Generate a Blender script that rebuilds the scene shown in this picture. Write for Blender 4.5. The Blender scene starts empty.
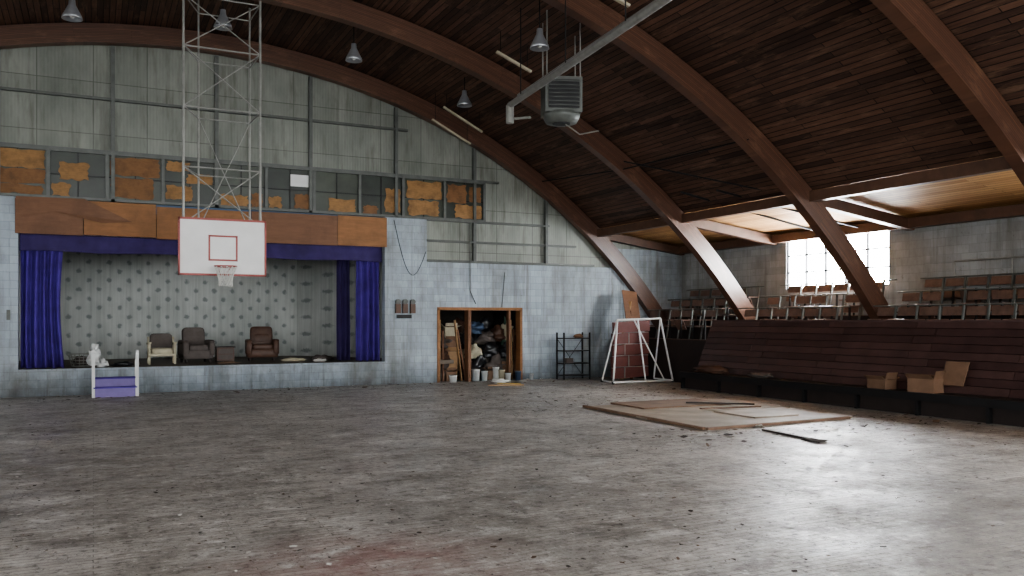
import bpy, math, random
from mathutils import Vector, Matrix, noise
random.seed(7)
S=bpy.context.scene
# ---------------------------------------------------------------- materials
def lin(r,g,b):
    f=lambda c:(c/255/12.92) if c/255<=0.04045 else ((c/255+0.055)/1.055)**2.4
    return (f(r),f(g),f(b),1)
class NT:
    def __init__(s,name):
        s.mat=bpy.data.materials.new(name); s.mat.use_nodes=True
        s.t=s.mat.node_tree; s.b=s.t.nodes['Principled BSDF']
    def n(s,typ,**kw):
        nd=s.t.nodes.new(typ)
        for k,v in kw.items(): setattr(nd,k,v)
        return nd
    def set(s,sock,v):
        if isinstance(v,bpy.types.NodeSocket): s.t.links.new(v,sock)
        else: sock.default_value=v
    def coord(s,kind='Object'): return s.n('ShaderNodeTexCoord').outputs[kind]
    def mapping(s,vec,scale=(1,1,1),loc=(0,0,0),rot=(0,0,0)):
        m=s.n('ShaderNodeMapping'); s.set(m.inputs['Vector'],vec)
        m.inputs['Scale'].default_value=scale; m.inputs['Location'].default_value=loc; m.inputs['Rotation'].default_value=rot
        return m.outputs[0]
    def swz(s,vec,order):
        sp=s.n('ShaderNodeSeparateXYZ'); s.set(sp.inputs[0],vec)
        c=s.n('ShaderNodeCombineXYZ')
        for i,o in enumerate(order):
            if o is not None: s.set(c.inputs[i],sp.outputs[o])
        return c.outputs[0]
    def noise(s,vec,scale,detail=5,rough=.6):
        m=s.n('ShaderNodeTexNoise'); s.set(m.inputs['Vector'],vec)
        m.inputs['Scale'].default_value=scale; m.inputs['Detail'].default_value=detail; m.inputs['Roughness'].default_value=rough
        return m.outputs['Fac']
    def ramp(s,fac,lo,hi,a=0.0,b=1.0):
        m=s.n('ShaderNodeMapRange'); s.set(m.inputs['Value'],fac)
        m.inputs['From Min'].default_value=lo; m.inputs['From Max'].default_value=hi
        m.inputs['To Min'].default_value=a; m.inputs['To Max'].default_value=b
        return m.outputs[0]
    def mix(s,fac,a,b,mode='MIX'):
        m=s.n('ShaderNodeMix',data_type='RGBA',blend_type=mode)
        s.set(m.inputs[0],fac); s.set(m.inputs[6],a); s.set(m.inputs[7],b)
        return m.outputs[2]
    def math(s,op,a,b=0.0):
        m=s.n('ShaderNodeMath',operation=op); s.set(m.inputs[0],a); s.set(m.inputs[1],b); return m.outputs[0]
    def brick(s,vec,w,h,c1,c2,mo,ms=.01,off=.5):
        m=s.n('ShaderNodeTexBrick'); m.offset=off; s.set(m.inputs['Vector'],vec)
        s.set(m.inputs['Color1'],c1); s.set(m.inputs['Color2'],c2); s.set(m.inputs['Mortar'],mo)
        m.inputs['Scale'].default_value=1; m.inputs['Mortar Size'].default_value=ms
        m.inputs['Brick Width'].default_value=w; m.inputs['Row Height'].default_value=h
        m.inputs['Mortar Smooth'].default_value=.3
        return m.outputs['Color'],m.outputs['Fac']
    def bump(s,h,strength=.3,dist=.01):
        m=s.n('ShaderNodeBump'); m.inputs['Strength'].default_value=strength; m.inputs['Distance'].default_value=dist
        s.set(m.inputs['Height'],h); s.t.links.new(m.outputs[0],s.b.inputs['Normal'])
    def out(s,color,rough=.7,metal=0,spec=.5):
        s.set(s.b.inputs['Base Color'],color); s.set(s.b.inputs['Roughness'],rough); s.b.inputs['Metallic'].default_value=metal
        s.b.inputs['Specular IOR Level'].default_value=spec
        return s.mat
def dark(c,k): return (c[0]*k,c[1]*k,c[2]*k,1)
def simple(name,c,rough=.7,metal=0,amt=.35,scale=4,spec=.4):
    n=NT(name); v=n.coord(); f=n.noise(v,scale,6)
    col=n.mix(n.ramp(f,.3,.7),dark(c,1-amt),c)
    n.bump(n.noise(v,scale*12,3),.15,.005)
    return n.out(col,rough,metal,spec)
def block_mat(name,axis,c,c2):
    n=NT(name); v=n.coord(); w=n.swz(v,(axis,2,None))
    bc,bf=n.brick(w,.41,.205,c,c2,dark(c,.7),.008)
    st=n.noise(n.mapping(v,(.6,.6,.25)),1.3,8,.7)
    col=n.mix(n.ramp(st,.42,.68,0,.8),bc,lin(104,102,97))
    drip=n.noise(n.mapping(v,(3.5,3.5,.18)),1.6,6,.7)
    col=n.mix(n.ramp(drip,.50,.72,0,.65),col,lin(98,94,86))
    sp=n.noise(v,7,6,.75)
    col=n.mix(n.ramp(sp,.60,.68,0,.5),col,lin(90,84,76))
    sep=n.n('ShaderNodeSeparateXYZ'); n.set(sep.inputs[0],v)
    gz=n.math('ADD',sep.outputs[2],n.math('MULTIPLY',n.noise(v,2.5,6,.7),-.9))
    low_dark=n.ramp(gz,-.45,.35,.4,1.0)  # ragged darkening towards the bottom of the wall
    gm=n.mix(1.0,col,low_dark,'MULTIPLY')
    n.bump(n.math('ADD',n.math('MULTIPLY',bf,-1),n.math('MULTIPLY',n.noise(v,30,3),.3)),.4,.01)
    return n.out(gm,.7,0,.3)
M={}
M['block_x']=block_mat('painted_block_back',0,lin(166,176,184),lin(152,162,171))
M['block_y']=block_mat('painted_block_side',1,lin(156,158,158),lin(138,140,140))
M['concrete']=simple('concrete',lin(110,108,104),.85)
def gable():
    n=NT('fiberglass_panel'); v=n.coord()
    f=n.noise(n.mapping(v,(1,1,.4)),.8,7,.65)
    col=n.mix(n.ramp(f,.3,.7),lin(104,107,100),lin(142,144,136))
    sp=n.n('ShaderNodeSeparateXYZ'); n.set(sp.inputs[0],v)
    w=n.math('SINE',n.math('MULTIPLY',sp.outputs[0],80))
    n.bump(w,.15,.006)
    f2=n.noise(n.mapping(v,(2,2,.3)),2.5,5)
    col=n.mix(n.ramp(f2,.5,.75,0,.65),col,lin(80,76,66))
    bc,bf=n.brick(n.swz(v,(0,2,None)),1.265,1.33,(1,1,1,1),(.84,.85,.83,1),(.5,.5,.48,1),.012,0)
    col=n.mix(1.0,col,bc,'MULTIPLY')
    return n.out(col,.5,0,.35)
M['gable']=gable()
def roofm():
    n=NT('roof_planks'); u=n.coord('UV')
    bc,bf=n.brick(u,3.1,.135,lin(106,78,63),lin(60,43,36),lin(9,7,6),.011,.37)
    g=n.noise(n.mapping(u,(.6,14,1)),2.2,6,.6)
    col=n.mix(n.ramp(g,.3,.7,.0,.75),bc,n.mix(1.0,bc,(.40,.38,.37,1),'MULTIPLY'))
    g2=n.noise(n.mapping(u,(.8,5,1)),.9,6,.75)
    col=n.mix(n.ramp(g2,.52,.72,0,.7),col,lin(130,103,84))
    n.bump(n.math('MULTIPLY',bf,-1),.5,.01)
    return n.out(col,.62,0,.35)
M['roof']=roofm()
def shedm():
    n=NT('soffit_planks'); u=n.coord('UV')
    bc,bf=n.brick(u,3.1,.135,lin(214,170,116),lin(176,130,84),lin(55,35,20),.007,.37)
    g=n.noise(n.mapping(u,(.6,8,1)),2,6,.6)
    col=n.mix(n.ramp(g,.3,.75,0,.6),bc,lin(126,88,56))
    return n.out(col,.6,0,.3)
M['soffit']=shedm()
def archm():
    n=NT('glulam_timber'); u=n.coord('UV')
    bc,bf=n.brick(u,4.2,.045,lin(106,75,58),lin(86,60,48),lin(44,29,24),.004,.31)
    g=n.noise(n.mapping(u,(.5,10,1)),3,6,.65)
    col=n.mix(n.ramp(g,.35,.75,0,.75),bc,lin(56,39,33))
    g2=n.noise(n.mapping(u,(1,3,1)),1.2,5,.7)
    col=n.mix(n.ramp(g2,.55,.75,0,.5),col,lin(140,106,84))
    return n.out(col,.36,0,.5)
M['arch']=archm()
def floorm():
    n=NT('dusty_hardwood'); v=n.coord()
    bc,bf=n.brick(v,1.9,.085,lin(190,184,177),lin(158,151,144),lin(92,85,80),.006,.41)
    f0=n.noise(v,.14,5,.6); f1=n.noise(v,.38,9,.68); f2=n.noise(n.mapping(v,(1,1.2,1)),1.6,10,.76); f3=n.noise(v,9,7,.78); f4=n.noise(v,36,4,.8)
    col=n.mix(n.ramp(f1,.40,.58,0,.75),bc,lin(142,136,130))
    col=n.mix(n.ramp(f0,.46,.58,0,.5),col,lin(118,112,106))
    col=n.mix(n.ramp(f2,.50,.62,0,.75),col,lin(94,87,81))
    col=n.mix(n.ramp(f2,.45,.35,0,.65),col,lin(214,211,207))
    col=n.mix(n.ramp(f3,.54,.62,0,.75),col,lin(70,63,58))
    col=n.mix(n.ramp(f3,.43,.34,0,.6),col,lin(220,217,213))
    col=n.mix(n.ramp(f4,.58,.66,0,.8),col,lin(54,48,44))
    sc=n.noise(n.mapping(v,(.4,9,1),rot=(0,0,.5)),1.2,4,.6)
    col=n.mix(n.ramp(sc,.64,.70,0,.55),col,lin(88,80,74))
    vm=n.n('ShaderNodeVectorMath',operation='DISTANCE'); n.set(vm.inputs[0],v); vm.inputs[1].default_value=(1.9,6.2,0)
    m=n.math('MULTIPLY',n.ramp(vm.outputs['Value'],1.5,.4),n.ramp(f2,.35,.6))
    col=n.mix(n.math('MULTIPLY',m,.45),col,lin(150,100,96))
    r=n.ramp(n.noise(v,1.1,8,.7),.35,.65,.22,.52)
    r=n.math('ADD',r,n.ramp(f3,.4,.7,0,.22))
    n.bump(n.math('ADD',n.math('MULTIPLY',bf,-1.2),n.math('ADD',f3,n.math('MULTIPLY',n.noise(v,.9,3),3.))),.42,.013)
    return n.out(col,r,0,.6)
M['floor']=floorm()
def ply(name,c,k=.6,sc=1.2):
    n=NT(name); v=n.coord()
    g=n.noise(n.mapping(v,(1,1,7)),sc*2,6,.6); g2=n.noise(v,sc,6,.7)
    col=n.mix(n.ramp(g,.3,.7),dark(c,.75),c); col=n.mix(n.ramp(g2,.45,.7,0,.8),col,dark(c,k))
    return n.out(col,.6,0,.3)
M['ply']=ply('orange_plywood',lin(144,102,68),.5)
M['ply2']=ply('weathered_plywood',lin(168,134,98),.6)
M['ply3']=ply('brown_plywood',lin(120,86,64),.5)
M['plytan']=ply('tan_plywood',lin(148,112,72),.35,3)
M['plybrown']=ply('stained_tan_plywood',lin(126,90,58),.35,3)
M['plyfloor']=simple('floor_plywood',lin(160,144,128),.6,0,.5,1.6)
M['plyrust']=simple('stained_plywood',lin(122,96,78),.7,0,.5,2.5)
M['glassdark']=simple('dirty_glass',lin(68,73,62),.35,0,.55,1.7,.5)
M['glassdark2']=simple('dark_glass',lin(48,54,46),.35,0,.5,2.3,.5)
def floral():
    n=NT('floral_backdrop'); v=n.coord()
    sp=n.n('ShaderNodeSeparateXYZ'); n.set(sp.inputs[0],v)
    c=n.n('ShaderNodeCombineXYZ'); xx=n.math('ADD',sp.outputs[0],sp.outputs[1])
    n.set(c.inputs[0],n.math('ADD',xx,sp.outputs[2])); n.set(c.inputs[1],n.math('SUBTRACT',sp.outputs[2],xx))
    vo=n.n('ShaderNodeTexVoronoi',voronoi_dimensions='2D'); n.set(vo.inputs['Vector'],c.outputs[0]); vo.inputs['Scale'].default_value=1.75; vo.inputs['Randomness'].default_value=0
    d=n.math('ADD',vo.outputs['Distance'],n.math('MULTIPLY',n.noise(v,12,3),.35))
    m=n.ramp(d,.40,.28)
    f=n.noise(v,.7,6)
    base=n.mix(n.ramp(f,.3,.7),lin(172,176,172),lin(204,206,202))
    col=n.mix(n.math('MULTIPLY',m,.62),base,lin(92,102,104))
    wv=n.noise(n.mapping(v,(6,6,.2)),1.5,3)
    col=n.mix(n.ramp(wv,.4,.65,0,.3),col,lin(120,122,118))
    return n.out(col,.8,0,.2)
M['floral']=floral()
M['purple']=simple('purple_velvet',lin(84,64,152),.85,0,.45,2)
M['purple_d']=simple('purple_valance',lin(62,50,98),.85,0,.4,2)
M['purple_p']=simple('purple_paint',lin(120,106,156),.6,0,.25,3)
M['steel']=simple('grey_steel',lin(98,100,96),.5,.2)
M['steel_w']=simple('painted_pipe',lin(186,188,190),.45,.1,.3,6)
M['steel_l']=simple('galvanised_pipe',lin(146,145,140),.45,.3,.3,6)
M['black']=simple('black_steel',lin(34,33,34),.5,.3)
M['blackbag']=simple('black_plastic',lin(34,34,37),.3,0,.3,3,.6)
M['white']=simple('white_paint',lin(208,208,206),.5,0,.15,3)
M['board']=simple('backboard_white',lin(206,204,202),.35,0,.12,2)
M['red']=simple('red_paint',lin(160,84,78),.5,0,.3,5)
M['net']=simple('net_cord',lin(200,198,192),.9,0,.2)
M['maroon']=simple('maroon_boards',lin(84,62,59),.42,0,.45,2.2)
M['maroon2']=simple('maroon_boards_dark',lin(72,52,50),.42,0,.45,2.2)
M['mat_red']=simple('maroon_vinyl',lin(108,66,62),.5,0,.25,3)
M['darkwood']=simple('dark_wood',lin(44,34,31),.65,0,.4,3)
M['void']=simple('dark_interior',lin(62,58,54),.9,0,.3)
M['seatwood']=simple('seat_wood',lin(112,88,77),.35,0,.45,5)
M['timber']=simple('timber',lin(92,66,51),.5,0,.4,3)
M['cream']=simple('cream_fabric',lin(182,174,152),.9,0,.25,6)
M['greyf']=simple('grey_fabric',lin(94,86,82),.9,0,.3,6)
M['brownf']=simple('brown_leather',lin(86,62,50),.5,0,.35,6)
M['card']=simple('cardboard',lin(126,98,78),.8,0,.35,4)
M['stagefl']=simple('stage_floor',lin(104,92,80),.6,0,.35,2)
M['ash']=simple('ash_chip',lin(205,202,196),.8); M['soil']=simple('dark_chip',lin(62,54,49),.9); M['bark']=simple('wood_chip',lin(104,84,68),.8)
M['yellow']=simple('yellow_plastic',lin(190,160,70),.6); M['green']=simple('green_cloth',lin(70,94,80),.8); M['bluep']=simple('blue_plastic',lin(70,86,110),.5)
M['bulb']=simple('aluminium_reflector',lin(170,172,176),.3,.6,.2)
def emis(name,c,st):
    m=bpy.data.materials.new(name); m.use_nodes=True; t=m.node_tree; b=t.nodes['Principled BSDF']
    b.inputs['Base Color'].default_value=(.8,.8,.8,1); b.inputs['Emission Color'].default_value=c; b.inputs['Emission Strength'].default_value=st
    return m
M['winR']=emis('daylit_glass_block',(.93,.97,1,1),95)
M['winN']=emis('daylit_glass_near',(.93,.97,1,1),62)
M['fillL']=emis('fill_pane_left',(.94,.98,1,1),22)  # unseen left-wall panes, added as ambient fill
M['fillB']=emis('fill_pane_rear',(.95,.98,1,1),18)  # unseen panes behind the camera, added as ambient fill
M['gablefill']=emis('gable_fill_glow',(.96,1,.99,1),4.6)  # unseen rear gable glows, added to brighten floor and roof
# ---------------------------------------------------------------- mesh builder
class MB:
    def __init__(s): s.v=[];s.f=[];s.fm=[];s.fs=[];s.uv={};s.mats=[]
    def mi(s,k):
        if k not in s.mats: s.mats.append(k)
        return s.mats.index(k)
    def add(s,vs,fs,mat,smooth=False,uvs=None):
        o=len(s.v); s.v+= [tuple(p) for p in vs]; k=s.mi(mat)
        for i,f in enumerate(fs):
            if uvs: s.uv[len(s.f)]=uvs[i]
            s.f.append([o+j for j in f]); s.fm.append(k); s.fs.append(smooth)
    def box(s,c,d,mat,rot=None):
        c=Vector(c); R=rot.to_matrix() if hasattr(rot,'to_matrix') else (rot if rot else Matrix.Identity(3))
        vs=[c+R@Vector((x*d[0]/2,y*d[1]/2,z*d[2]/2)) for x in(-1,1) for y in(-1,1) for z in(-1,1)]
        s.add(vs,[(0,1,3,2),(4,6,7,5),(0,4,5,1),(2,3,7,6),(0,2,6,4),(1,5,7,3)],mat)
    def bx(s,x0,x1,y0,y1,z0,z1,mat): s.box(((x0+x1)/2,(y0+y1)/2,(z0+z1)/2),(x1-x0,y1-y0,z1-z0),mat)
    def beam(s,a,b,w,h,mat,up=(0,0,1)):
        a=Vector(a);b=Vector(b);d=(b-a); L=d.length; d.normalize(); u=Vector(up)
        if abs(d.dot(u))>.98:u=Vector((1,0,0))
        x=d.cross(u).normalized(); z=x.cross(d)
        R=Matrix((x,d,z)).transposed(); s.box((a+b)/2,(w,L,h),mat,R)
    def cyl(s,a,b,r,mat,r2=None,n=10,caps=True):
        a=Vector(a);b=Vector(b);d=(b-a).normalized(); r2=r if r2 is None else r2
        u=Vector((0,0,1)) if abs(d.z)<.9 else Vector((1,0,0)); x=d.cross(u).normalized(); y=d.cross(x)
        ra=[a+(x*math.cos(t)+y*math.sin(t))*r for t in [i*2*math.pi/n for i in range(n)]]
        rb=[b+(x*math.cos(t)+y*math.sin(t))*r2 for t in [i*2*math.pi/n for i in range(n)]]
        s.add(ra+rb,[(i,(i+1)%n,n+(i+1)%n,n+i) for i in range(n)],mat,True)
        if caps: s.add(ra,[tuple(range(n))],mat); s.add(rb,[tuple(reversed(range(n)))],mat)
    def pipe(s,pts,r,mat,n=8):
        for a,b in zip(pts[:-1],pts[1:]): s.cyl(a,b,r,mat,n=n)
    def lathe(s,prof,c,mat,n=16):
        c=Vector(c); vs=[];k=len(prof)
        for i in range(n):
            t=i*2*math.pi/n
            for r,z in prof: vs.append(c+Vector((r*math.cos(t),r*math.sin(t),z)))
        fs=[(i*k+j,((i+1)%n)*k+j,((i+1)%n)*k+j+1,i*k+j+1) for i in range(n) for j in range(k-1)]
        s.add(vs,fs,mat,True)
    def ring(s,c,R,r,mat,n=20,m=6):
        c=Vector(c);vs=[]
        for i in range(n):
            t=i*2*math.pi/n
            for j in range(m):
                p=j*2*math.pi/m; q=R+r*math.cos(p); vs.append(c+Vector((q*math.cos(t),q*math.sin(t),r*math.sin(p))))
        s.add(vs,[(i*m+j,((i+1)%n)*m+j,((i+1)%n)*m+(j+1)%m,i*m+(j+1)%m) for i in range(n) for j in range(m)],mat,True)
    def blob(s,c,d,mat,seed=0,amp=.25,n=14,flat=True):
        c=Vector(c);vs=[];m=n
        for i in range(n+1):
            th=math.pi*i/n
            for j in range(m):
                ph=2*math.pi*j/m; p=Vector((math.sin(th)*math.cos(ph),math.sin(th)*math.sin(ph),math.cos(th)))
                k=1+amp*noise.noise(p*2+Vector((seed*3.1,seed,0)))*2+amp*.5*noise.noise(p*5+Vector((seed,0,seed)))
                q=Vector((p.x*d[0]*k/2,p.y*d[1]*k/2,p.z*d[2]*k/2))
                if flat: q.z=max(q.z,-d[2]/2*.8)
                vs.append(c+q)
        s.add(vs,[(i*m+j,(i+1)*m+j,(i+1)*m+(j+1)%m,i*m+(j+1)%m) for i in range(n) for j in range(m)],mat,True)
    def cushion(s,c,d,mat,rot=None,e=.35,n=10):
        c=Vector(c);R=rot.to_matrix() if hasattr(rot,'to_matrix') else Matrix.Identity(3);vs=[];m=n*2
        sg=lambda v,p:math.copysign(abs(v)**p,v)
        for i in range(n+1):
            th=-math.pi/2+math.pi*i/n
            for j in range(m):
                ph=2*math.pi*j/m
                p=Vector((sg(math.cos(th),e)*sg(math.cos(ph),e)*d[0]/2,sg(math.cos(th),e)*sg(math.sin(ph),e)*d[1]/2,sg(math.sin(th),e)*d[2]/2))
                vs.append(c+R@p)
        s.add(vs,[(i*m+j,i*m+(j+1)%m,(i+1)*m+(j+1)%m,(i+1)*m+j) for i in range(n) for j in range(m)],mat,True)
    def grid(s,fn,nu,nv,mat,smooth=True,uvfn=None):
        vs=[fn(i/nu,j/nv) for i in range(nu+1) for j in range(nv+1)]
        fs=[(i*(nv+1)+j,(i+1)*(nv+1)+j,(i+1)*(nv+1)+j+1,i*(nv+1)+j+1) for i in range(nu) for j in range(nv)]
        uvs=None
        if uvfn:
            uvs=[[uvfn(i/nu,j/nv),uvfn((i+1)/nu,j/nv),uvfn((i+1)/nu,(j+1)/nv),uvfn(i/nu,(j+1)/nv)] for i in range(nu) for j in range(nv)]
        s.add(vs,fs,mat,smooth,uvs)
    def openbox(s,c,d,mat,rz=0,seed=0):
        R=Matrix.Rotation(rz,3,'Z'); c=Vector(c); t=.012; w,l,h=d
        for sx in(-1,1): s.box(c+R@Vector((sx*w/2,0,h/2)),(t,l,h),mat,R)
        for sy in(-1,1): s.box(c+R@Vector((0,sy*l/2,h/2)),(w,t,h),mat,R)
        s.box(c+Vector((0,0,t)),(w,l,t),mat,R)
        for sx,an in((-1,.7),(1,.4)):
            s.box(c+R@Vector((sx*(w/2+w*.2*math.cos(an)),0,h+w*.2*math.sin(an))),(w*.4,l*.98,t),mat,R@Matrix.Rotation(an if sx<0 else -an,3,'Y'))
        s.box(c+R@Vector((0,-l/2-.02,h+.08)),(w*.96,t,l*.3),mat,R@Matrix.Rotation(.3,3,'X'))
    def build(s,name,bevel=0,solid=0):
        me=bpy.data.meshes.new(name)
        me.from_pydata(s.v,[],s.f)
        for k in s.mats: me.materials.append(M[k])
        for i,p in enumerate(me.polygons): p.material_index=s.fm[i]; p.use_smooth=s.fs[i]
        if s.uv:
            ul=me.uv_layers.new(name='UVMap')
            for i,p in enumerate(me.polygons):
                if i in s.uv:
                    for k,li in enumerate(p.loop_indices): ul.data[li].uv=s.uv[i][k]
        ob=bpy.data.objects.new(name,me); S.collection.objects.link(ob)
        if bevel:
            b=ob.modifiers.new('bev','BEVEL'); b.width=bevel; b.segments=2; b.limit_method='ANGLE'
        if solid:
            b=ob.modifiers.new('sol','SOLIDIFY'); b.thickness=solid
        return ob
# ---------------------------------------------------------------- geometry constants
XL,XR=-13.5,18.5; YB,YF=24.0,-7.0; CX,CZ=2.5,-9.55; RI,RO=18.6,19.08; RD=19.12
ARCH_Y=[23.86,19.4,14.65,9.4,4.7,-.2,-5.0]
XBRK=12.5
def roofz(x):
    dx=abs(x-CX)
    if dx<=XBRK: return math.sqrt(RD*RD-dx*dx)+CZ
    return 4.92-(dx-XBRK)/(16-XBRK)*(4.92-4.46)
b=MB(); b.bx(XL,XR,YF,YB,-.2,0,'floor'); b.build('floor')
b=MB()
b.bx(XL,-1.66,YB,YB+.3,0,4.95,'block_x')
b.bx(-1.66,7.69,YB,YB+.3,0,.67,'block_x')
b.bx(7.69,9.0,YB,YB+.3,0,4.93,'block_x')
b.bx(9.0,9.33,YB,YB+.3,0,3.65,'block_x')
b.bx(9.33,12.2,YB,YB+.3,2.25,3.65,'block_x')
b.bx(12.2,XR,YB,YB+.3,0,3.65,'block_x')
b.bx(15.6,XR,YB,YB+.3,3.65,4.3,'block_x')
N=64
for i in range(N):
    x0=XL+(XR-XL)*i/N; x1=XL+(XR-XL)*(i+1)/N
    zb=4.93 if x1<9.0 else (3.65 if x0<15.6 else 4.3)
    b.add([(x0,YB+.12,zb),(x1,YB+.12,zb),(x1,YB+.12,roofz(x1)+.02),(x0,YB+.12,roofz(x0)+.02)],[(0,1,2,3)],'gable')
b.build('wall_back')
b=MB()
for i in range(-5,6):
    x=.45+2.53*i
    if x<XL+.5 or x>15: continue
    zt=roofz(x)-.55; zb=4.93 if x<8.9 else 3.68
    b.bx(x-.045,x+.045,YB-.04,YB+.1,zb,zt,'steel')
for z,x0,x1 in[(6.2,-11,11.4),(7.55,-7,8.4),(4.3,9,14.2),(4.93,9.0,13.2),(3.7,9,14.9)]:
    b.bx(x0,x1,YB-.03,YB+.1,z-.03,z+.03,'steel')
b.build('gable_framing')
# clerestory strip: dark glass, partly boarded
b=MB()
xs=[-6.3+1.323*k for k in range(14)]
patch={0:[(0,0,1,1)],1:[(.1,0,1,.5)],2:[(0,.5,1,1)],
 3:[(0,.60,1,1),(0,.26,1,.57),(.05,.02,.95,.22)],
 4:[(.15,.4,.7,.78),(.02,.02,.35,.3)],
 5:[(0,.56,.98,.98),(.03,.05,.85,.52)],
 6:[(.02,.08,.55,.42),(.45,.48,.98,.7),(.03,.76,.5,.98)],
 7:[(.05,.02,.65,.28),(.72,.02,.98,.35)],
 8:[(.6,.05,.98,.4),(.02,.02,.3,.3)],
 9:[(.3,.03,.96,.36)],
 10:[(.6,.08,.98,.7),(.05,.02,.4,.22)],
 11:[(.05,.5,.97,.96),(.1,.05,.9,.44)],
 12:[(.03,.45,.56,.94),(.25,.04,.97,.4),(.64,.5,.97,.9)]}
pc=0
for k in range(13):
    x0,x1=xs[k],xs[k+1]
    b.bx(x0,x1,YB+.06,YB+.1,4.96,6.14,'glassdark' if k%2 else 'glassdark2')
    b.bx(x0-.04,x0+.04,YB-.03,YB+.09,4.93,6.18,'steel')
    for fx in(.5,): b.bx(x0+fx*1.323-.014,x0+fx*1.323+.014,YB+.035,YB+.06,4.96,6.14,'black')
    b.bx(x0,x1,YB+.035,YB+.06,5.54,5.565,'black')
    for (a0,c0,a1,c1) in patch[k]:
        w=1.2;h=1.12; ox=x0+.06; oz=4.99; pc+=1
        P=[]; nseg=7
        cor=[(a0,c0),(a1,c0),(a1,c1),(a0,c1)]
        for q in range(4):
            p,r=cor[q],cor[(q+1)%4]; hor=q%2==0
            for s_ in range(nseg):
                t=s_/nseg; j=random.uniform(-.03,.03) if s_ else 0
                P.append((ox+w*min(1,max(0,p[0]+(r[0]-p[0])*t+(0 if hor else j))),YB+.02+.004*(pc%3),oz+h*min(1,max(0,p[1]+(r[1]-p[1])*t+(j if hor else 0)))))
        cxp=sum(p[0] for p in P)/len(P); czp=sum(p[2] for p in P)/len(P)
        P.append((cxp,P[0][1],czp)); m_=len(P)-1
        b.add(P,[(i,(i+1)%m_,m_) for i in range(m_)],random.choice(['plytan','plytan','plybrown']))
b.bx(xs[13]-.04,xs[13]+.04,YB-.03,YB+.1,4.93,6.18,'steel')
b.bx(xs[0],xs[13],YB-.03,YB+.1,6.12,6.17,'steel'); b.bx(xs[0],xs[13],YB-.04,YB+.1,4.93,5.0,'steel')
b.bx(4.95,5.45,YB+.0,YB+.03,5.65,5.98,'white')
b.build('window_1')
def sidewall(name,x0,x1,wins,zt):
    b=MB(); z0,z1=2.8,4.29
    b.bx(x0,x1,YF,YB,0,z0,'block_y'); b.bx(x0,x1,YF,YB,z1,zt,'block_y')
    ys=[YF]+[v for w in sorted(wins) for v in w]+[YB]
    for a,c in zip(ys[::2],ys[1::2]): b.bx(x0,x1,a,c,z0,z1,'block_y')
    return b.build(name)
winsR=[(15.37,19.0),(6.0,9.2),(1.0,4.3),(-3.9,-.8)]
winsL=[(20.2,23.2),(15.37,18.6),(10.3,13.7),(5.5,8.8),(.8,4.0),(-4.2,-1)]
sidewall('wall_right',XR,XR+.3,winsR,4.5); sidewall('wall_left',XL-.3,XL,winsL,4.5)
def window(idx,x,y0,y1,z0,z1,mat,nc=5,nr=3,side=1):
    b=MB()
    b.bx(x+side*.14-.01,x+side*.14+.01,y0,y1,z0,z1,mat)
    for i in range(nc+1):
        y=y0+(y1-y0)*i/nc; w=.05 if 0<i<nc else .07
        b.bx(x+side*.08-.04,x+side*.08+.04,y-w/2,y+w/2,z0,z1,'black')
    for i in range(nr+1):
        z=z0+(z1-z0)*i/nr; w=.04 if 0<i<nr else .07
        b.bx(x+side*.08-.04,x+side*.08+.04,y0,y1,z-w/2,z+w/2,'black')
    b.build('window_%d'%idx)
k=2
for j,(a,c) in enumerate(winsR): window(k,XR,a,c,2.8,4.29,'winR' if j==0 else 'winN'); k+=1
for a,c in winsL: window(k,XL,a,c,2.8,4.29,'fillL',side=-1); k+=1  # left windows are out of view, there for fill light
b=MB(); RW=[(-11,-6),(-4.5,.5),(3.5,8.5),(10,15)]
b.bx(XL,XR,YF-.3,YF,0,1.2,'block_x')
xs2=[XL]+[v for w in RW for v in w]+[XR]
for a,c in zip(xs2[::2],xs2[1::2]): b.bx(a,c,YF-.3,YF,1.2,4.3,'block_x')
for i in range(32):
    x0=XL+i; x1=x0+1
    b.add([(x0,YF,4.3),(x1,YF,4.3),(x1,YF,roofz(x1)),(x0,YF,roofz(x0))],[(0,1,2,3)],'gablefill')  # glowing gable strips behind the camera, added fill light
b.build('wall_front')
for a,c in RW:  # rear windows are out of view, there for fill light
    b=MB(); b.bx(a,c,YF-.2,YF-.15,1.2,4.3,'fillB')
    for i in range(6):
        x=a+(c-a)*i/5; b.bx(x-.03,x+.03,YF-.15,YF-.05,1.2,4.3,'steel')
    for z in(1.23,2.25,3.3,4.27): b.bx(a,c,YF-.15,YF-.05,z-.03,z+.03,'steel')
    b.build('window_%d'%k); k+=1
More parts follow.
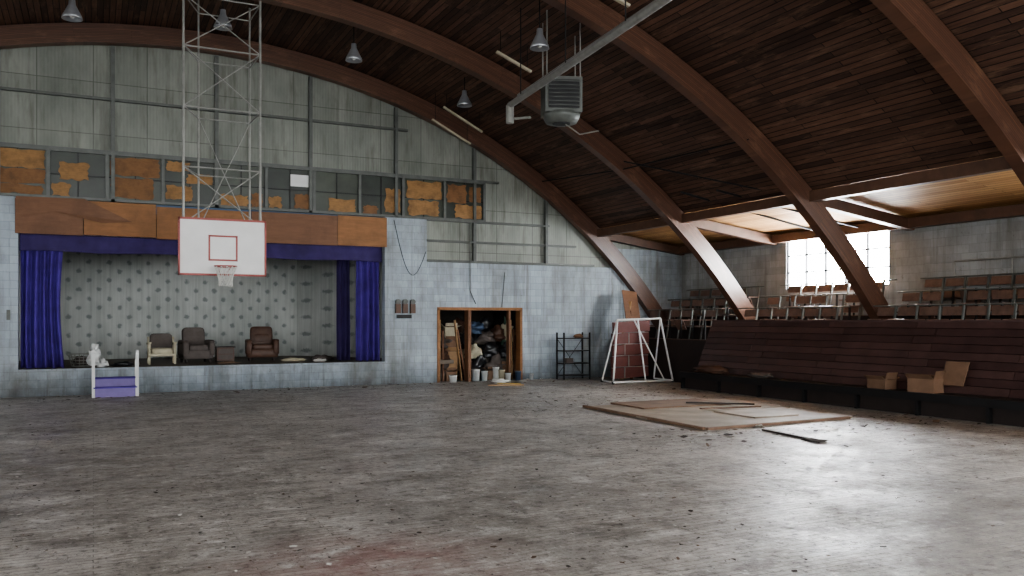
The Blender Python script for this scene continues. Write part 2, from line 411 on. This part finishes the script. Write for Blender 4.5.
# ceiling
b=MB(); A=math.asin(XBRK/RD)
b.grid(lambda u,v:(CX+RD*math.sin(-A+2*A*u),YF-.1+(YB+.5-YF)*v,CZ+RD*math.cos(-A+2*A*u)),72,2,'roof',True,
       lambda u,v:((YB+.5-YF)*v,2*A*RD*u))
for sgn in(-1,1):
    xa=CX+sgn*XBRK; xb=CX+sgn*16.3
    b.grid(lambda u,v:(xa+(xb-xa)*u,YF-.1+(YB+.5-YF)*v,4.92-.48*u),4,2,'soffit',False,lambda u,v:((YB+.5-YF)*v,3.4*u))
b.build('ceiling')
for y in ARCH_Y:
    b=MB(); ph=math.asin(15.95/RO); n=72; w=.13
    def P(r,t,yy): return (CX+r*math.sin(t),yy,CZ+r*math.cos(t))
    L=2*ph*RI
    T=lambda u:-ph+2*ph*u
    b.grid(lambda u,v:P(RI+(RO-RI)*v,T(u),y-w),n,1,'arch',False,lambda u,v:(L*u,.55*v))
    b.grid(lambda u,v:P(RO-(RO-RI)*v,T(u),y+w),n,1,'arch',False,lambda u,v:(L*u,.55*v))
    b.grid(lambda u,v:P(RI,T(u),y+w-2*w*v),n,1,'arch',False,lambda u,v:(L*u,.022+.0*v))
    b.grid(lambda u,v:P(RO,T(u),y-w+2*w*v),n,1,'arch',False,lambda u,v:(L*u,.022+.0*v))
    for t in(-ph,ph): b.add([P(RI,t,y-w),P(RO,t,y-w),P(RO,t,y+w),P(RI,t,y+w)],[(0,1,2,3)],'timber')
    for sg in(-1,1):
        b.beam((CX+sg*12.45,y,4.74),(CX+sg*15.95,y,4.28),.2,.26,'timber')
    for sg in(-1,1):
        x=CX+sg*15.6; b.bx(x-.4,x+.36,y-.13,y+.13,0,.85,'concrete')
    b.build('timber_arch')
for sg in(-1,1):
    b=MB(); x=CX+sg*12.45
    b.bx(x-.1,x+.1,YF,YB,4.64,4.88,'timber'); b.build('roof_purlin')
    b=MB(); x=CX+sg*15.85; b.bx(x-.14,x+.14,YF,YB,4.2,4.44,'timber') ; b.build('wall_plate_beam')
b=MB()
b.cyl((14.0,18.2,5.3),(17.9,17.2,4.35),.03,'black'); b.cyl((14.2,17.0,5.2),(18.1,16.0,4.35),.03,'black')
b.cyl((12.6,18.8,6.1),(15.6,15.0,4.75),.02,'black'); b.build('brace_rods')
# ---------------------------------------------------------------- stage
b=MB()
b.bx(-4,10,YB+.3,29.8,.55,.67,'stagefl'); b.build('stage_floor')
b=MB(); b.bx(-3.5,6.3,29.55,29.65,.67,4.55,'floral')
b.add([(6.3,29.55,.67),(8.6,26.0,.67),(8.6,26.0,4.55),(6.3,29.55,4.55)],[(0,1,2,3)],'floral')
b.add([(-3.5,29.55,.67),(-4,26.0,.67),(-4,26.0,4.55),(-3.5,29.55,4.55)],[(0,1,2,3)],'floral')
b.build('floral_backdrop')
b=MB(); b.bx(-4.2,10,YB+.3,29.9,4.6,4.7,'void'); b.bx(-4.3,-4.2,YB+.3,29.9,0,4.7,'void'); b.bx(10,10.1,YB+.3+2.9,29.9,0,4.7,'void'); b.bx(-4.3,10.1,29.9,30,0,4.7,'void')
b.build('wall_stage')
def curtain(x0,x1,y,z0,z1,mat,folds,amp,name,pinch=0):
    b=MB()
    b.grid(lambda u,v:(x0+(x1-x0)*(u*(1-pinch*math.sin(v*3.1))),y+amp*(1-.4*v)*math.sin(u*folds*2*math.pi+.6*math.sin(u*9)+.4*math.sin(v*4+u*5))+.03*noise.noise(Vector((u*5,v*3,x0))),z0+(z1-z0)*v+.015*math.sin(u*23)*(1-v)),folds*12,14,mat)
    return b.build(name,solid=.01)
curtain(-1.62,-.66,YB+.42,.69,3.98,'purple',5,.12,'stage_curtain',.1)
curtain(6.95,7.66,YB+.42,.69,3.98,'purple',4,.11,'stage_curtain')
curtain(6.55,6.95,YB+1.1,.69,4.2,'purple_d',3,.09,'stage_curtain')
curtain(-1.64,7.67,YB+.22,3.62,4.06,'purple_d',24,.012,'stage_valance')
b=MB(); x=-1.72; i=0
for wd,mt,dz in[(1.5,'ply3',.0),(1.7,'ply',.03),(2.4,'ply',-.02),(2.4,'ply3',.0),(1.47,'ply',.02)]:
    b.bx(x,x+wd-.015,YB-.05-.01*(i%2),YB-.01,4.03+dz*.6,4.88+dz,mt); x+=wd; i+=1
b.add([(-1.7,YB-.08,4.93),(-.2,YB-.09,4.95),(.9,YB-.09,4.42),(.2,YB-.12,4.36),(-.9,YB-.1,4.60),(-1.7,YB-.1,4.42)],[(0,5,4,3,2,1)],'ply3')
b.build('plywood_fascia')
b=MB(); b.bx(-1.72,7.75,YB-.03,YB+.0,.64,.68,'block_x'); b.build('trim_1')
# ---------------------------------------------------------------- basketball hoop
b=MB(); hx,hy=2.53,19.3
b.bx(hx-.915,hx+.915,hy,hy+.04,2.88,4.08,'board')
for a in((hx-.915,hx+.915,2.86,2.905),(hx-.915,hx+.915,4.055,4.1)): b.bx(a[0],a[1],hy-.015,hy+.045,a[2],a[3],'red')
for a in(hx-.915,hx+.875): b.bx(a,a+.04,hy-.015,hy+.045,2.86,4.1,'red')
q=(hx-.305,hx+.305,3.18,3.74); t=.04
b.bx(q[0],q[1],hy-.006,hy,q[2],q[2]+t,'red');b.bx(q[0],q[1],hy-.006,hy,q[3]-t,q[3],'red');b.bx(q[0],q[0]+t,hy-.006,hy,q[2],q[3],'red');b.bx(q[1]-t,q[1],hy-.006,hy,q[2],q[3],'red')
b.ring((hx,hy-.38,3.05),.23,.012,'red'); b.beam((hx,hy,3.04),(hx,hy-.16,3.04),.16,.02,'red')
b.beam((hx-.07,hy-.02,2.93),(hx-.13,hy-.2,3.04),.015,.015,'red'); b.beam((hx+.07,hy-.02,2.93),(hx+.13,hy-.2,3.04),.015,.015,'red')
nn=12
rr=[(.23,3.04),(.19,2.93),(.15,2.82),(.13,2.71),(.14,2.62)]
for i in range(nn):
    for j in range(4):
        for dsg in(0,1):
            a0=(i+(j%2)*.5)*2*math.pi/nn; a1=(i+(j%2)*.5+(.5 if dsg else -.5))*2*math.pi/nn
            b.cyl((hx+rr[j][0]*math.cos(a0),hy-.38+rr[j][0]*math.sin(a0),rr[j][1]),(hx+rr[j+1][0]*math.cos(a1),hy-.38+rr[j+1][0]*math.sin(a1),rr[j+1][1]),.007,'net',n=4,caps=False)
fy=hy+.1; zt=9.2
fl,fr=(hx-.8,fy),(hx+.8,fy); bl,br=(hx-.38,fy+1.1),(hx+.75,fy+1.1)
for p in(fl,fr): b.cyl((p[0],p[1],2.95),(p[0],p[1],9.0),.028,'steel_l')
for p in(bl,br): b.cyl((p[0],p[1],3.9),(p[0],p[1],zt),.022,'steel_l')
lev=[3.98,5.2,6.5,7.8,8.9]
for z in lev:
    b.cyl((fl[0],fy,z),(fr[0],fy,z),.018,'steel_l'); b.cyl((bl[0],bl[1],z),(br[0],br[1],z),.016,'steel_l')
    b.cyl((fl[0],fy,z),(bl[0],bl[1],z),.014,'steel_l'); b.cyl((fr[0],fy,z),(br[0],br[1],z),.014,'steel_l')
for z0,z1 in((3.98,5.2),(6.5,7.8),(7.8,8.9)):
    b.cyl((fl[0],fy,z0),(fr[0],fy,z1),.013,'steel_l'); b.cyl((fr[0],fy,z0),(fl[0],fy,z1),.013,'steel_l')
for z0,z1 in((3.98,6.5),):
    b.cyl((bl[0],bl[1],z0),(br[0],br[1],z1),.012,'steel_l'); b.cyl((br[0],br[1],z0),(bl[0],bl[1],z1),.012,'steel_l')
b.build('basketball_hoop')
# ---------------------------------------------------------------- ceiling lamps
for x,y,z in[(-.4,20,8.35),(2.62,20.0,8.62),(5.63,20,8.29),(8.95,21,7.8),(8.3,15.5,7.67),(-3.4,14,8.0)]:
    b=MB(); rz=roofz(x)
    b.cyl((x,y,z+.2),(x,y,rz-.02),.012,'black',n=6)
    b.lathe([(.0,.28),(.06,.27),(.07,.16),(.09,.12),(.19,-.08),(.205,-.14),(.19,-.14),(.08,.08),(0,.1)],(x,y,z),'bulb')
    b.blob((x,y,z-.03),(.13,.13,.2),'white',amp=0,n=8,flat=False)
    b.build('pendant_lamp')
for (x0,z0,x1,z1,y) in[(8.75,7.68,9.95,7.08,22.9),(8.98,8.0,10.2,7.4,22.6),(8.35,8.1,9.25,7.75,17.7),(7.9,8.2,9.1,7.85,13.4)]:
    b=MB()
    b.beam((x0,y,z0),(x1,y,z1),.08,.05,'cream')
    for xx,zz in((x0+.1,z0),(x1-.1,z1)): b.cyl((xx,y,zz),(xx,y,roofz(xx)-.04),.008,'black',n=6)
    b.build('strip_light')
# heater
b=MB(); hx2,hy2,hz=9.1,16.0,6.57; R=Matrix.Rotation(math.radians(-20),3,'Z')
def L(x,y,z): return Vector((hx2,hy2,hz))+R@Vector((x,y,z))
b.box(L(0,0,.15),(.8,.7,.75),'steel',R); b.box(L(0,-.36,.15),(.66,.03,.6),'black',R)
for i in range(7): b.box(L(0,-.39,-.1+i*.085),(.66,.05,.015),'steel',R)
b.lathe([(.1,-.42),(.34,-.40),(.40,-.28),(.42,-.2),(.3,-.2)],(hx2,hy2,hz-.0),'steel',20)
b.cyl(L(0,0,-.28),L(0,0,-.42),.2,'black')
for sx in(-.36,.36):
    for sy in(-.3,.3):
        p=L(sx,sy,.5); b.cyl(p,(p.x,p.y,roofz(p.x)-.05),.015,'steel_l',n=6)
b.pipe([L(.1,.0,-.42),L(.35,-.3,-.7),L(.7,-.6,-.68)],.015,'steel_l')
b.build('unit_heater')
b=MB()
pp=[(8.35,17,6.35),(8.35,17,6.7),(7.5,10,6.6),(7.0,6.0,6.55)]
b.pipe(pp,.07,'steel_l',12); b.pipe([(8.35,17,6.7),(8.35,17,6.3)],.09,'steel_l',12)
b.pipe([(8.55,17,6.95),(7.75,10,6.85),(7.25,6,6.8)],.025,'steel_l')
for t in(.1,.45,.8):
    x=8.35-.85*t; y=17-7*t; b.cyl((x,y,6.7),(x,y,roofz(x)-.05),.012,'black',n=6)
b.pipe([(8.4,17,6.4),(8.6,16.5,6.35)],.03,'steel_l')
b.build('overhead_pipe')
b=MB(); b.pipe([(12.2,22.6,6.1),(12.9,19.4,6.0),(13.0,14.5,5.9)],.02,'black'); b.build('roof_conduit')
# ---------------------------------------------------------------- storage doorway
b=MB()
for x in(9.33,12.14): b.bx(x,x+.08,YB-.03,YB+.3,0,2.25,'ply')
b.bx(9.33,12.22,YB-.03,YB+.3,2.2,2.29,'ply'); b.bx(10.35,10.45,YB-.02,YB+.28,0,2.2,'ply3')
b.bx(11.8,11.86,YB+.1,YB+.28,0,2.2,'ply3')
b.build('door_1')
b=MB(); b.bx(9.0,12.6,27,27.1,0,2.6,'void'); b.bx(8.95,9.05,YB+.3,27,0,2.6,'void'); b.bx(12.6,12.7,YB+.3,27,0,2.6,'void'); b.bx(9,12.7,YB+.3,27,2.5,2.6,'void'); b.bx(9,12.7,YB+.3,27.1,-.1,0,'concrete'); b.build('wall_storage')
for i,(x,y,z,w,h,m) in enumerate([(9.75,24.75,.0,.55,.6,'greyf'),(10.9,24.75,0,.75,.8,'blackbag'),(11.55,24.7,0,.7,.8,'greyf'),(11.1,25.3,.0,1.1,1.5,'blackbag'),(9.8,25.4,0,.8,1.3,'cream'),(12.15,25.0,0,.6,1.6,'green'),(10.7,25.6,.0,.8,1.9,'brownf'),(11.45,24.75,.7,.6,.5,'blackbag'),(10.85,24.8,.68,.6,.45,'cream'),(11.3,24.9,1.1,.7,.45,'greyf'),(11.0,25.0,1.45,.6,.4,'bluep'),(9.8,24.85,.5,.5,.45,'brownf'),(12.1,24.75,0,.4,.7,'card'),(11.5,25.4,1.2,.8,.7,'blackbag'),(12.0,24.8,.65,.45,.5,'blackbag'),(11.75,24.85,1.2,.5,.5,'brownf'),(9.85,25.0,1.0,.6,.5,'greyf'),(10.6,24.8,1.1,.4,.5,'blackbag'),(12.1,24.9,1.2,.5,.6,'cream')]):
    b=MB(); b.blob((x,y,z+h*.42),(w,w,h*1.05),m,seed=i+1,amp=.35,n=18); b.build('storage_sack')
for x,y,z,d,m in[(9.95,24.5,0,(.3,.3,.3),'card'),(10.15,25.0,0,(.4,.4,.9),'ply2'),(11.3,24.45,0,(.35,.25,.3),'card'),(10.15,25.0,.9,(.45,.4,.35),'card'),(9.6,25.2,1.0,(.5,.4,.4),'card'),(10.15,25.0,1.27,(.4,.35,.4),'cream'),(11.9,24.6,0,(.35,.3,.45),'card')]:
    b=MB(); b.openbox((x,y,z+.002),d,m,random.uniform(-.2,.2)); b.build('cardboard_box')
for x,y,h,r,m in[(10.68,24.15,.36,.13,'white'),(10.95,24.1,.3,.1,'white'),(12.0,23.85,.28,.1,'bluep'),(11.6,23.75,.24,.09,'white'),(9.75,23.75,.22,.12,'white'),(11.3,24.0,.42,.1,'white'),(12.45,23.8,.2,.07,'steel_w'),(11.45,23.9,.34,.1,'cream')]:
    b=MB(); b.lathe([(0,0),(r*.85,0),(r,h),(r*1.06,h),(r*1.06,h-.03),(r*.98,h-.03),(0,h-.04)],(x,y,.003),m); b.ring((x,y,h+.01),r,.008,'steel'); b.build('bucket')
for x,l in[(9.55,.1),(10.3,-.15),(12.05,.05)]:
    b=MB(); b.beam((x,24.4,.0),(x+l,24.6,1.9),.09,.04,'ply2'); b.beam((x+.14,24.4,.0),(x+l+.1,24.6,1.6),.05,.05,'ply3'); b.build('leaning_board')
# chairs
def armchair(x,y,z,rz,w,h,fab,name,legs=False):
    b=MB(); R=Matrix.Rotation(rz,3,'Z')
    def C(c,d,m,tilt=0,e=.3):
        q=(R@Matrix.Rotation(tilt,3,'X')).to_quaternion(); p=Vector((x,y,z))+R@Vector(c); b.cushion(p,d,m,q,e)
    C((0,.0,.24),(w*.98,.72,.26),fab,0,.2)
    C((0,-.06,.42),(w*.66,.62,.2),fab)
    C((0,.3,.42+(h-.42)/2),(w*.72,.24,h-.36),fab,-.18)
    C((0,.26,h*.68),(w*.6,.2,h*.3),fab,-.18,.5)
    for s in(-1,1):
        C((s*w*.42,-.02,.4),(w*.2,.74,.4),fab); C((s*w*.42,-.05,.6),(w*.22,.7,.12),fab,0,.6)
        for yy in(-.28,.28): b.cyl(Vector((x,y,z))+R@Vector((s*w*.38,yy,0)),Vector((x,y,z))+R@Vector((s*w*.38,yy,.13)),.03,'darkwood',.04,8)
    return b.build(name)
armchair(2.66,26.0,.67,.15,.86,.98,'greyf','recliner_chair')
armchair(4.55,26.2,.67,-.1,.92,1.0,'brownf','armchair')
b=MB(); ox,oy,oz=1.72,25.7,.67
for sx in(-.33,.33):
    b.beam((ox+sx,oy-.3,oz),(ox+sx,oy-.3,oz+.58),.05,.05,'cream'); b.beam((ox+sx,oy+.3,oz),(ox+sx,oy+.38,oz+.75),.05,.05,'cream'); b.beam((ox+sx,oy-.36,oz+.6),(ox+sx,oy+.36,oz+.56),.09,.04,'cream')
    b.beam((ox+sx,oy-.3,oz+.28),(ox+sx,oy+.3,oz+.25),.04,.06,'cream')
b.cushion((ox,oy,oz+.36),(.6,.6,.18),'cream'); b.cushion((ox,oy+.3,oz+.6),(.6,.18,.5),'greyf'); b.beam((ox-.33,oy-.3,oz+.26),(ox+.33,oy-.3,oz+.26),.04,.07,'cream')
b.build('wooden_armchair')
b=MB(); b.bx(3.2,3.68,25.7,26.1,.72,1.1,'brownf'); b.bx(3.17,3.71,25.66,26.14,1.1,1.13,'darkwood')
for xx in(3.22,3.66):
    for yy in(25.72,26.08): b.cyl((xx,yy,.67),(xx,yy,.73),.02,'darkwood')
b.bx(3.24,3.64,25.685,25.7,.76,.9,'greyf'); b.bx(3.24,3.64,25.685,25.7,.92,1.06,'greyf'); b.build('side_cabinet')
b=MB(); c=(-.28,24.95)
for i in range(5): b.ring((c[0],c[1],.69+i*.08),.22+.025*i,.008,'steel_l',18,5)
for i in range(18):
    t=i*2*math.pi/18; b.cyl((c[0]+.22*math.cos(t),c[1]+.22*math.sin(t),.68),(c[0]+.32*math.cos(t),c[1]+.32*math.sin(t),1.01),.006,'steel_l',n=4)
b.blob((c[0],c[1],.82),(.4,.4,.25),'greyf',3); b.build('wire_basket')
b=MB(); b.blob((.02,24.3,.93),(.3,.28,.5),'white',5,.35); b.cyl((.02,24.3,1.1),(.04,24.3,1.28),.05,'white',.09); b.blob((.2,24.32,.78),(.26,.25,.22),'white',9,.4); b.build('plastic_bag')
b=MB(); b.blob((.7,24.8,.72),(.5,.3,.12),'blackbag',5,.35);b.blob((5.3,25.4,.72),(.7,.3,.1),'cream',6,.35); b.blob((6.0,25.0,.71),(.4,.3,.08),'ash',6,.35)
b.blob((1.0,25.2,.74),(.3,.3,.16),'greyf',7,.35); b.blob((3.4,24.9,.70),(.6,.2,.07),'bark',8,.4); b.blob((6.3,26.0,.74),(.6,.4,.16),'greyf',9,.4); b.build('rag_pile')
b=MB(); x0,x1,y0,y1=.0,.98,23.05,23.6
b.bx(x0+.04,x1-.04,y0,y1,0,.24,'purple_p'); b.bx(x0+.04,x1-.04,y0+.22,y1,.24,.46,'purple_p'); b.bx(x0,x1,y0-.02,y1,.22,.25,'purple'); b.bx(x0+.02,x1-.02,y0+.2,y1,.44,.47,'purple')
for x in(x0,x1):
    b.bx(x-.035,x+.035,y0+.02,y0+.09,0,1.15,'white'); b.bx(x-.035,x+.035,y1-.07,y1,0,.9,'white'); b.beam((x,y0,1.12),(x,y1,.98),.06,.06,'white')
b.build('stage_step')
# ---------------------------------------------------------------- wall items
b=MB()
for i,dx in enumerate((0,.22,.46)):
    b.bx(8.0+dx,8.0+dx+.15,YB-.1,YB,2.1,2.38,'timber' if i!=1 else 'brownf'); b.cyl((8.075+dx,YB-.1,2.44),(8.075+dx,YB-.02,2.44),.08,'steel'); 
b.bx(8.05,8.5,YB-.06,YB,1.95,2.06,'black'); b.build('wall_electrical_boxes')
b=MB(); pts=[]
for i in range(21):
    t=i/20; pts.append((7.95+1.0*t,YB-.06,4.0+.0-1.15*math.sin(t*3.1)**1+.85*(1-t)))
b.pipe(pts,.009,'black',6); b.pipe([(10.4,YB-.05,4.9),(10.4,YB-.05,2.8),(10.6,YB-.03,2.4)],.012,'steel'); b.pipe([(11.6,YB-.02,3.4),(11.5,YB-.02,2.3)],.012,'steel'); b.build('hanging_cable')
b=MB(); b.bx(-1.9,-1.82,YB-.03,YB,1.9,2.15,'steel'); b.build('light_switch')
b=MB(); x0,x1,y0,y1=13.35,14.3,23.3,23.75
for x in(x0,x1):
    for y in(y0,y1): b.bx(x-.02,x+.02,y-.02,y+.02,0,1.5,'black')
for z in(.12,.5,.9,1.3): b.bx(x0,x1,y0,y1,z,z+.03,'black')
b.beam((x0,y1,.1),(x1,y1,1.3),.02,.01,'black'); b.beam((x1,y1,.1),(x0,y1,1.3),.02,.01,'black')
b.bx(13.5,13.75,23.4,23.6,.53,.68,'greyf'); b.blob((14.0,23.5,1.38),(.3,.2,.14),'card',2); b.build('metal_shelf')
b=MB(); Y0,Y1=21.0,22.0
lx,rx=13.85,15.75
b.pipe([(lx-.15,Y0,.06),(lx+.45,Y1-.3,1.9),(rx+.15,Y1-.3,1.95),(rx+.1,Y0,.06),(lx-.15,Y0,.06)],.03,'white')
b.pipe([(lx-.15,Y0,.06),(lx+.1,Y1+.0,.06),(lx+.45,Y1-.3,1.9)],.026,'white'); b.pipe([(rx+.1,Y0,.06),(rx+.12,Y1+.0,.06),(rx+.15,Y1-.3,1.95)],.026,'white')
b.pipe([(lx+1.0,Y0,.06),(lx+1.2,Y1-.3,1.92)],.026,'white'); b.pipe([(lx+1.7,Y0,.06),(lx+1.05,Y1-.3,1.92)],.022,'white')
for p in((lx-.15,Y0),(rx+.1,Y0),(lx+.1,Y1),(rx+.12,Y1)): b.cyl((p[0],p[1]-.02,.05),(p[0],p[1]+.02,.05),.048,'black')
b.build('goal_frame')
b=MB()
for i in range(5):
    z=.08+i*.36
    b.box((lx+1.35,22.35-.02*i+.03*(i%2),z+.17),(1.35,.12,.34),'mat_red',Matrix.Rotation(-.05,3,'Y'))
    b.box((lx+1.35,22.27,z+.35),(1.3,.05,.02),'steel_l')
    b.box((lx+1.1+.15*(i%2),22.26,z+.17),(.03,.04,.34),'steel_l')
b.build('folded_gym_mat',bevel=.02)
b=MB(); b.beam((15.6,22.7,1.7),(15.75,23.2,2.85),.55,.03,'ply3',up=(0,-1,.4)); b.beam((15.5,22.7,0),(15.6,22.9,2.2),.12,.04,'ply3'); b.beam((15.1,22.7,0),(15.65,23.0,2.5),.1,.04,'ply2'); b.beam((15.3,22.9,0),(15.45,23.1,1.7),.1,.04,'ply2'); b.build('leaning_planks')
# ---------------------------------------------------------------- bleachers
b=MB(); YE=19.1; YS=-6.8
b.bx(14.78,15.25,YS,YE,0,.40,'darkwood'); b.bx(14.66,15.3,YS,YE,.40,.45,'darkwood'); b.bx(14.64,14.70,YS,YE,.3,.46,'black')
for y in [YE-.05-1.5*i for i in range(17)]: b.bx(14.68,14.8,y-.03,y+.03,0,.4,'black')
rows=9
for r in range(rows):
    t0=r/rows; t1=(r+1)/rows
    xa=15.22+.62*t0; xb=15.22+.62*t1; za=.45+1.43*t0; zb=.45+1.43*t1
    yy=YE
    seg=2.4 if r%2 else 1.9
    while yy>YS:
        y2=max(yy-seg,YS); seg=2.4
        o=random.uniform(-.006,.006)
        b.beam(((xa+xb)/2+o,yy-.006,(za+zb)/2),((xa+xb)/2+o,y2+.006,(za+zb)/2),.03,math.hypot(xb-xa,zb-za)-.014,random.choice(['maroon','maroon2']),up=(.62,0,1.43))
        yy=y2
b.bx(15.8,15.95,YS,YE,1.86,1.9,'maroon')
b.add([(15.2,YE-.02,0),(15.96,YE-.02,0),(15.96,YE-.02,1.86),(15.82,YE-.02,1.86),(15.2,YE-.02,.45)],[(0,1,2,3,4)],'darkwood')
b.add([(15.27,YE,.43),(15.27,YS,.43),(15.87,YS,1.84),(15.87,YE,1.84)],[(0,1,2,3)],'black')
b.build('bleachers')
b=MB()
tiers=[(16.0,16.85,1.3),(16.85,17.65,1.65),(17.65,18.45,2.0)]
for x0,x1,z in tiers: b.bx(x0,x1,YS,23.9,0,z,'darkwood'); b.bx(x0,x0+.06,YS,23.9,z,z+.02,'timber')
for ti,(x0,x1,z) in enumerate(tiers):
    y=23.6
    xc=x0+.5
    while y>YS+.5:
        near=any(abs(y-a)<.42 for a in ARCH_Y)
        if not near:
            s=-.27
            b.beam((xc-.3,y+s,z),(xc-.28,y+s,z+.62),.03,.05,'black'); b.beam((xc-.3,y+s,z+.6),(xc+.1,y+s,z+.6),.04,.03,'seatwood'); b.beam((xc,y+s,z),(xc+.16,y+s,z+.92),.035,.05,'steel')
            if random.random()<.82:
                b.beam((xc+.13,y,z+.70),(xc+.17,y,z+.89),.46,.02,'seatwood',up=(1,0,0))
                if random.random()<.75: b.beam((xc+.05,y,z+.44),(xc+.10,y,z+.62),.46,.02,'seatwood',up=(1,0,0))
            if random.random()<.35: b.beam((xc-.04,y,z+.3),(xc-.2,y,z+.62),.44,.03,'seatwood',up=(1,0,.5))
            elif random.random()<.75: b.beam((xc+.05,y,z+.40),(xc-.3,y,z+.43),.44,.03,'seatwood')
        y-=.57
    ys=[YS+.5]+sorted(sum([[a-.35,a+.35] for a in ARCH_Y if a<23.5],[]))+[23.5]
    for a,c in zip(ys[::2],ys[1::2]):
        if c-a>.6: b.cyl((xc+.19,a,z+.93),(xc+.19,c,z+.93),.018,'steel')
b.build('tiered_seating')
b=MB()
b.pipe([(18.38,13.4,3.3),(18.38,8.0,3.3)],.02,'steel_l')
for y in(13.4,12,10.5,9.25,8): b.cyl((18.38,y,2.0),(18.38,y,3.3),.018,'steel_l')
b.build('handrail')
b=MB(); b.openbox((14.95,11.55,.452),(.34,.55,.28),'card',.1); b.build('cardboard_box')
b=MB(); b.box((15.22,11.1,.84),(.02,.5,.5),'card',Matrix.Rotation(.4,3,'Y')); b.build('cardboard_sheet')
b=MB(); b.openbox((14.95,12.6,.452),(.3,.5,.2),'card',-.1); b.build('cardboard_box')
b=MB(); b.blob((14.95,18.1,.55),(.4,1.2,.2),'brownf',8,.35); b.blob((14.95,16.2,.51),(.3,.8,.12),'greyf',3,.35); b.build('rag_pile')
# ---------------------------------------------------------------- plywood on floor
b=MB()
for (x0,x1,y0,y1,z,m) in[(9.6,11.4,13.7,15.7,.0,'plyfloor'),(11.42,13.5,13.75,15.75,0,'plyfloor'),(9.45,11.4,11.6,13.68,.0,'plyfloor'),(11.42,13.2,11.8,13.7,0,'plyfloor'),(10.3,12.6,14.6,15.9,.03,'plyrust'),(11.2,12.3,12.3,13.5,.03,'plyfloor')]:
    b.box(((x0+x1)/2,(y0+y1)/2,z+.02),(x1-x0,y1-y0,.035),m,Matrix.Rotation(random.uniform(-.02,.02),3,'Z'))
b.beam((9.42,11.6,.03),(9.55,15.8,.03),.06,.05,'plyrust'); b.beam((9.45,11.55,.03),(13.0,11.7,.03),.06,.05,'plyrust'); b.build('plywood_floor_panels')
b=MB(); b.beam((11.2,13.9,.08),(12.6,13.7,.08),.1,.03,'plyrust'); b.beam((11.6,14.9,.1),(12.9,14.2,.07),.06,.03,'darkwood'); b.build('broken_plank')
b=MB(); b.beam((10.3,11.1,.02),(10.15,9.9,.02),.09,.02,'soil'); b.blob((10.1,9.75,.02),(.25,.4,.04),'soil',3,.4); b.build('broken_plank')
# floor debris
b=MB()
def chip(x,y,s,m):
    n=random.choice((3,4,5,6)); a0=random.random()*6.3; tx,ty=random.uniform(-.2,.2),random.uniform(-.2,.2)
    st=random.uniform(.2,1)
    vs=[]
    rz=random.random()*3.14
    for i in range(n):
        a=a0+i*2*math.pi/n; r=s*random.uniform(.6,1.1); dx,dy=r*math.cos(a),r*math.sin(a)*st
        dx,dy=dx*math.cos(rz)-dy*math.sin(rz),dx*math.sin(rz)+dy*math.cos(rz)
        vs.append((x+dx,y+dy,.006+s*.22+dx*tx+dy*ty))
    b.add(vs,[tuple(range(n))],m)
for i in range(20000):
    x=random.uniform(-6,14.5); y=random.uniform(2.2,23.8)
    if noise.noise(Vector((x*.35,y*.35,0)))<random.uniform(-.5,.25): continue
    if 9.3<x<13.4 and 11.5<y<15.9: continue
    chip(x,y,abs(random.gauss(.009,.011))+.004,random.choice(['ash','soil','ash','bark','soil']))
for i in range(45):
    chip(random.uniform(-3,12),random.uniform(4,22),random.uniform(.03,.06),random.choice(['soil','bark','ash','bark']))
for i in range(1300):
    x=random.uniform(8,14.6); y=random.choice([random.gauss(17.8,1.6),random.gauss(11,.6)]); chip(x,y,abs(random.gauss(.02,.03))+.01,random.choice(['soil','soil','bark','ash']))
for i in range(160):
    chip(random.uniform(9.6,13.2),random.uniform(11.8,15.6),random.uniform(.01,.04),random.choice(['soil','bark','ash'])); 
for i in range(600):
    x=random.uniform(-2,15); chip(x,random.uniform(22.6,23.9),abs(random.gauss(.02,.04))+.01,random.choice(['ash','soil','bark','ash']))
b.build('floor_debris')
b=MB(); b.beam((10.2,22.2,.02),(11.2,21.9,.02),.1,.03,'ply2'); b.beam((10.6,22.4,.05),(11.3,22.3,.02),.06,.02,'yellow'); b.blob((10.9,22.9,.06),(.5,.3,.14),'ash',3,.4); b.build('scrap_lumber')
# ---------------------------------------------------------------- world / camera
w=bpy.data.worlds.new('World'); S.world=w; w.use_nodes=True
bg=w.node_tree.nodes['Background']; sk=w.node_tree.nodes.new('ShaderNodeTexSky'); sk.sky_type='HOSEK_WILKIE'
w.node_tree.links.new(sk.outputs[0],bg.inputs[0]); bg.inputs[1].default_value=.5
cam=bpy.data.cameras.new('camera'); co=bpy.data.objects.new('camera',cam); S.collection.objects.link(co)
co.location=(0,0,1.9); co.rotation_euler=(math.radians(90),0,-math.radians(26.3)); cam.sensor_width=36; cam.lens=847/1024*36; cam.shift_y=32/1024
cam.clip_end=200; S.camera=co
S.view_settings.view_transform='AgX'
try: S.view_settings.look='AgX - Medium High Contrast'
except Exception as e: print(e)
S.view_settings.exposure=0.05
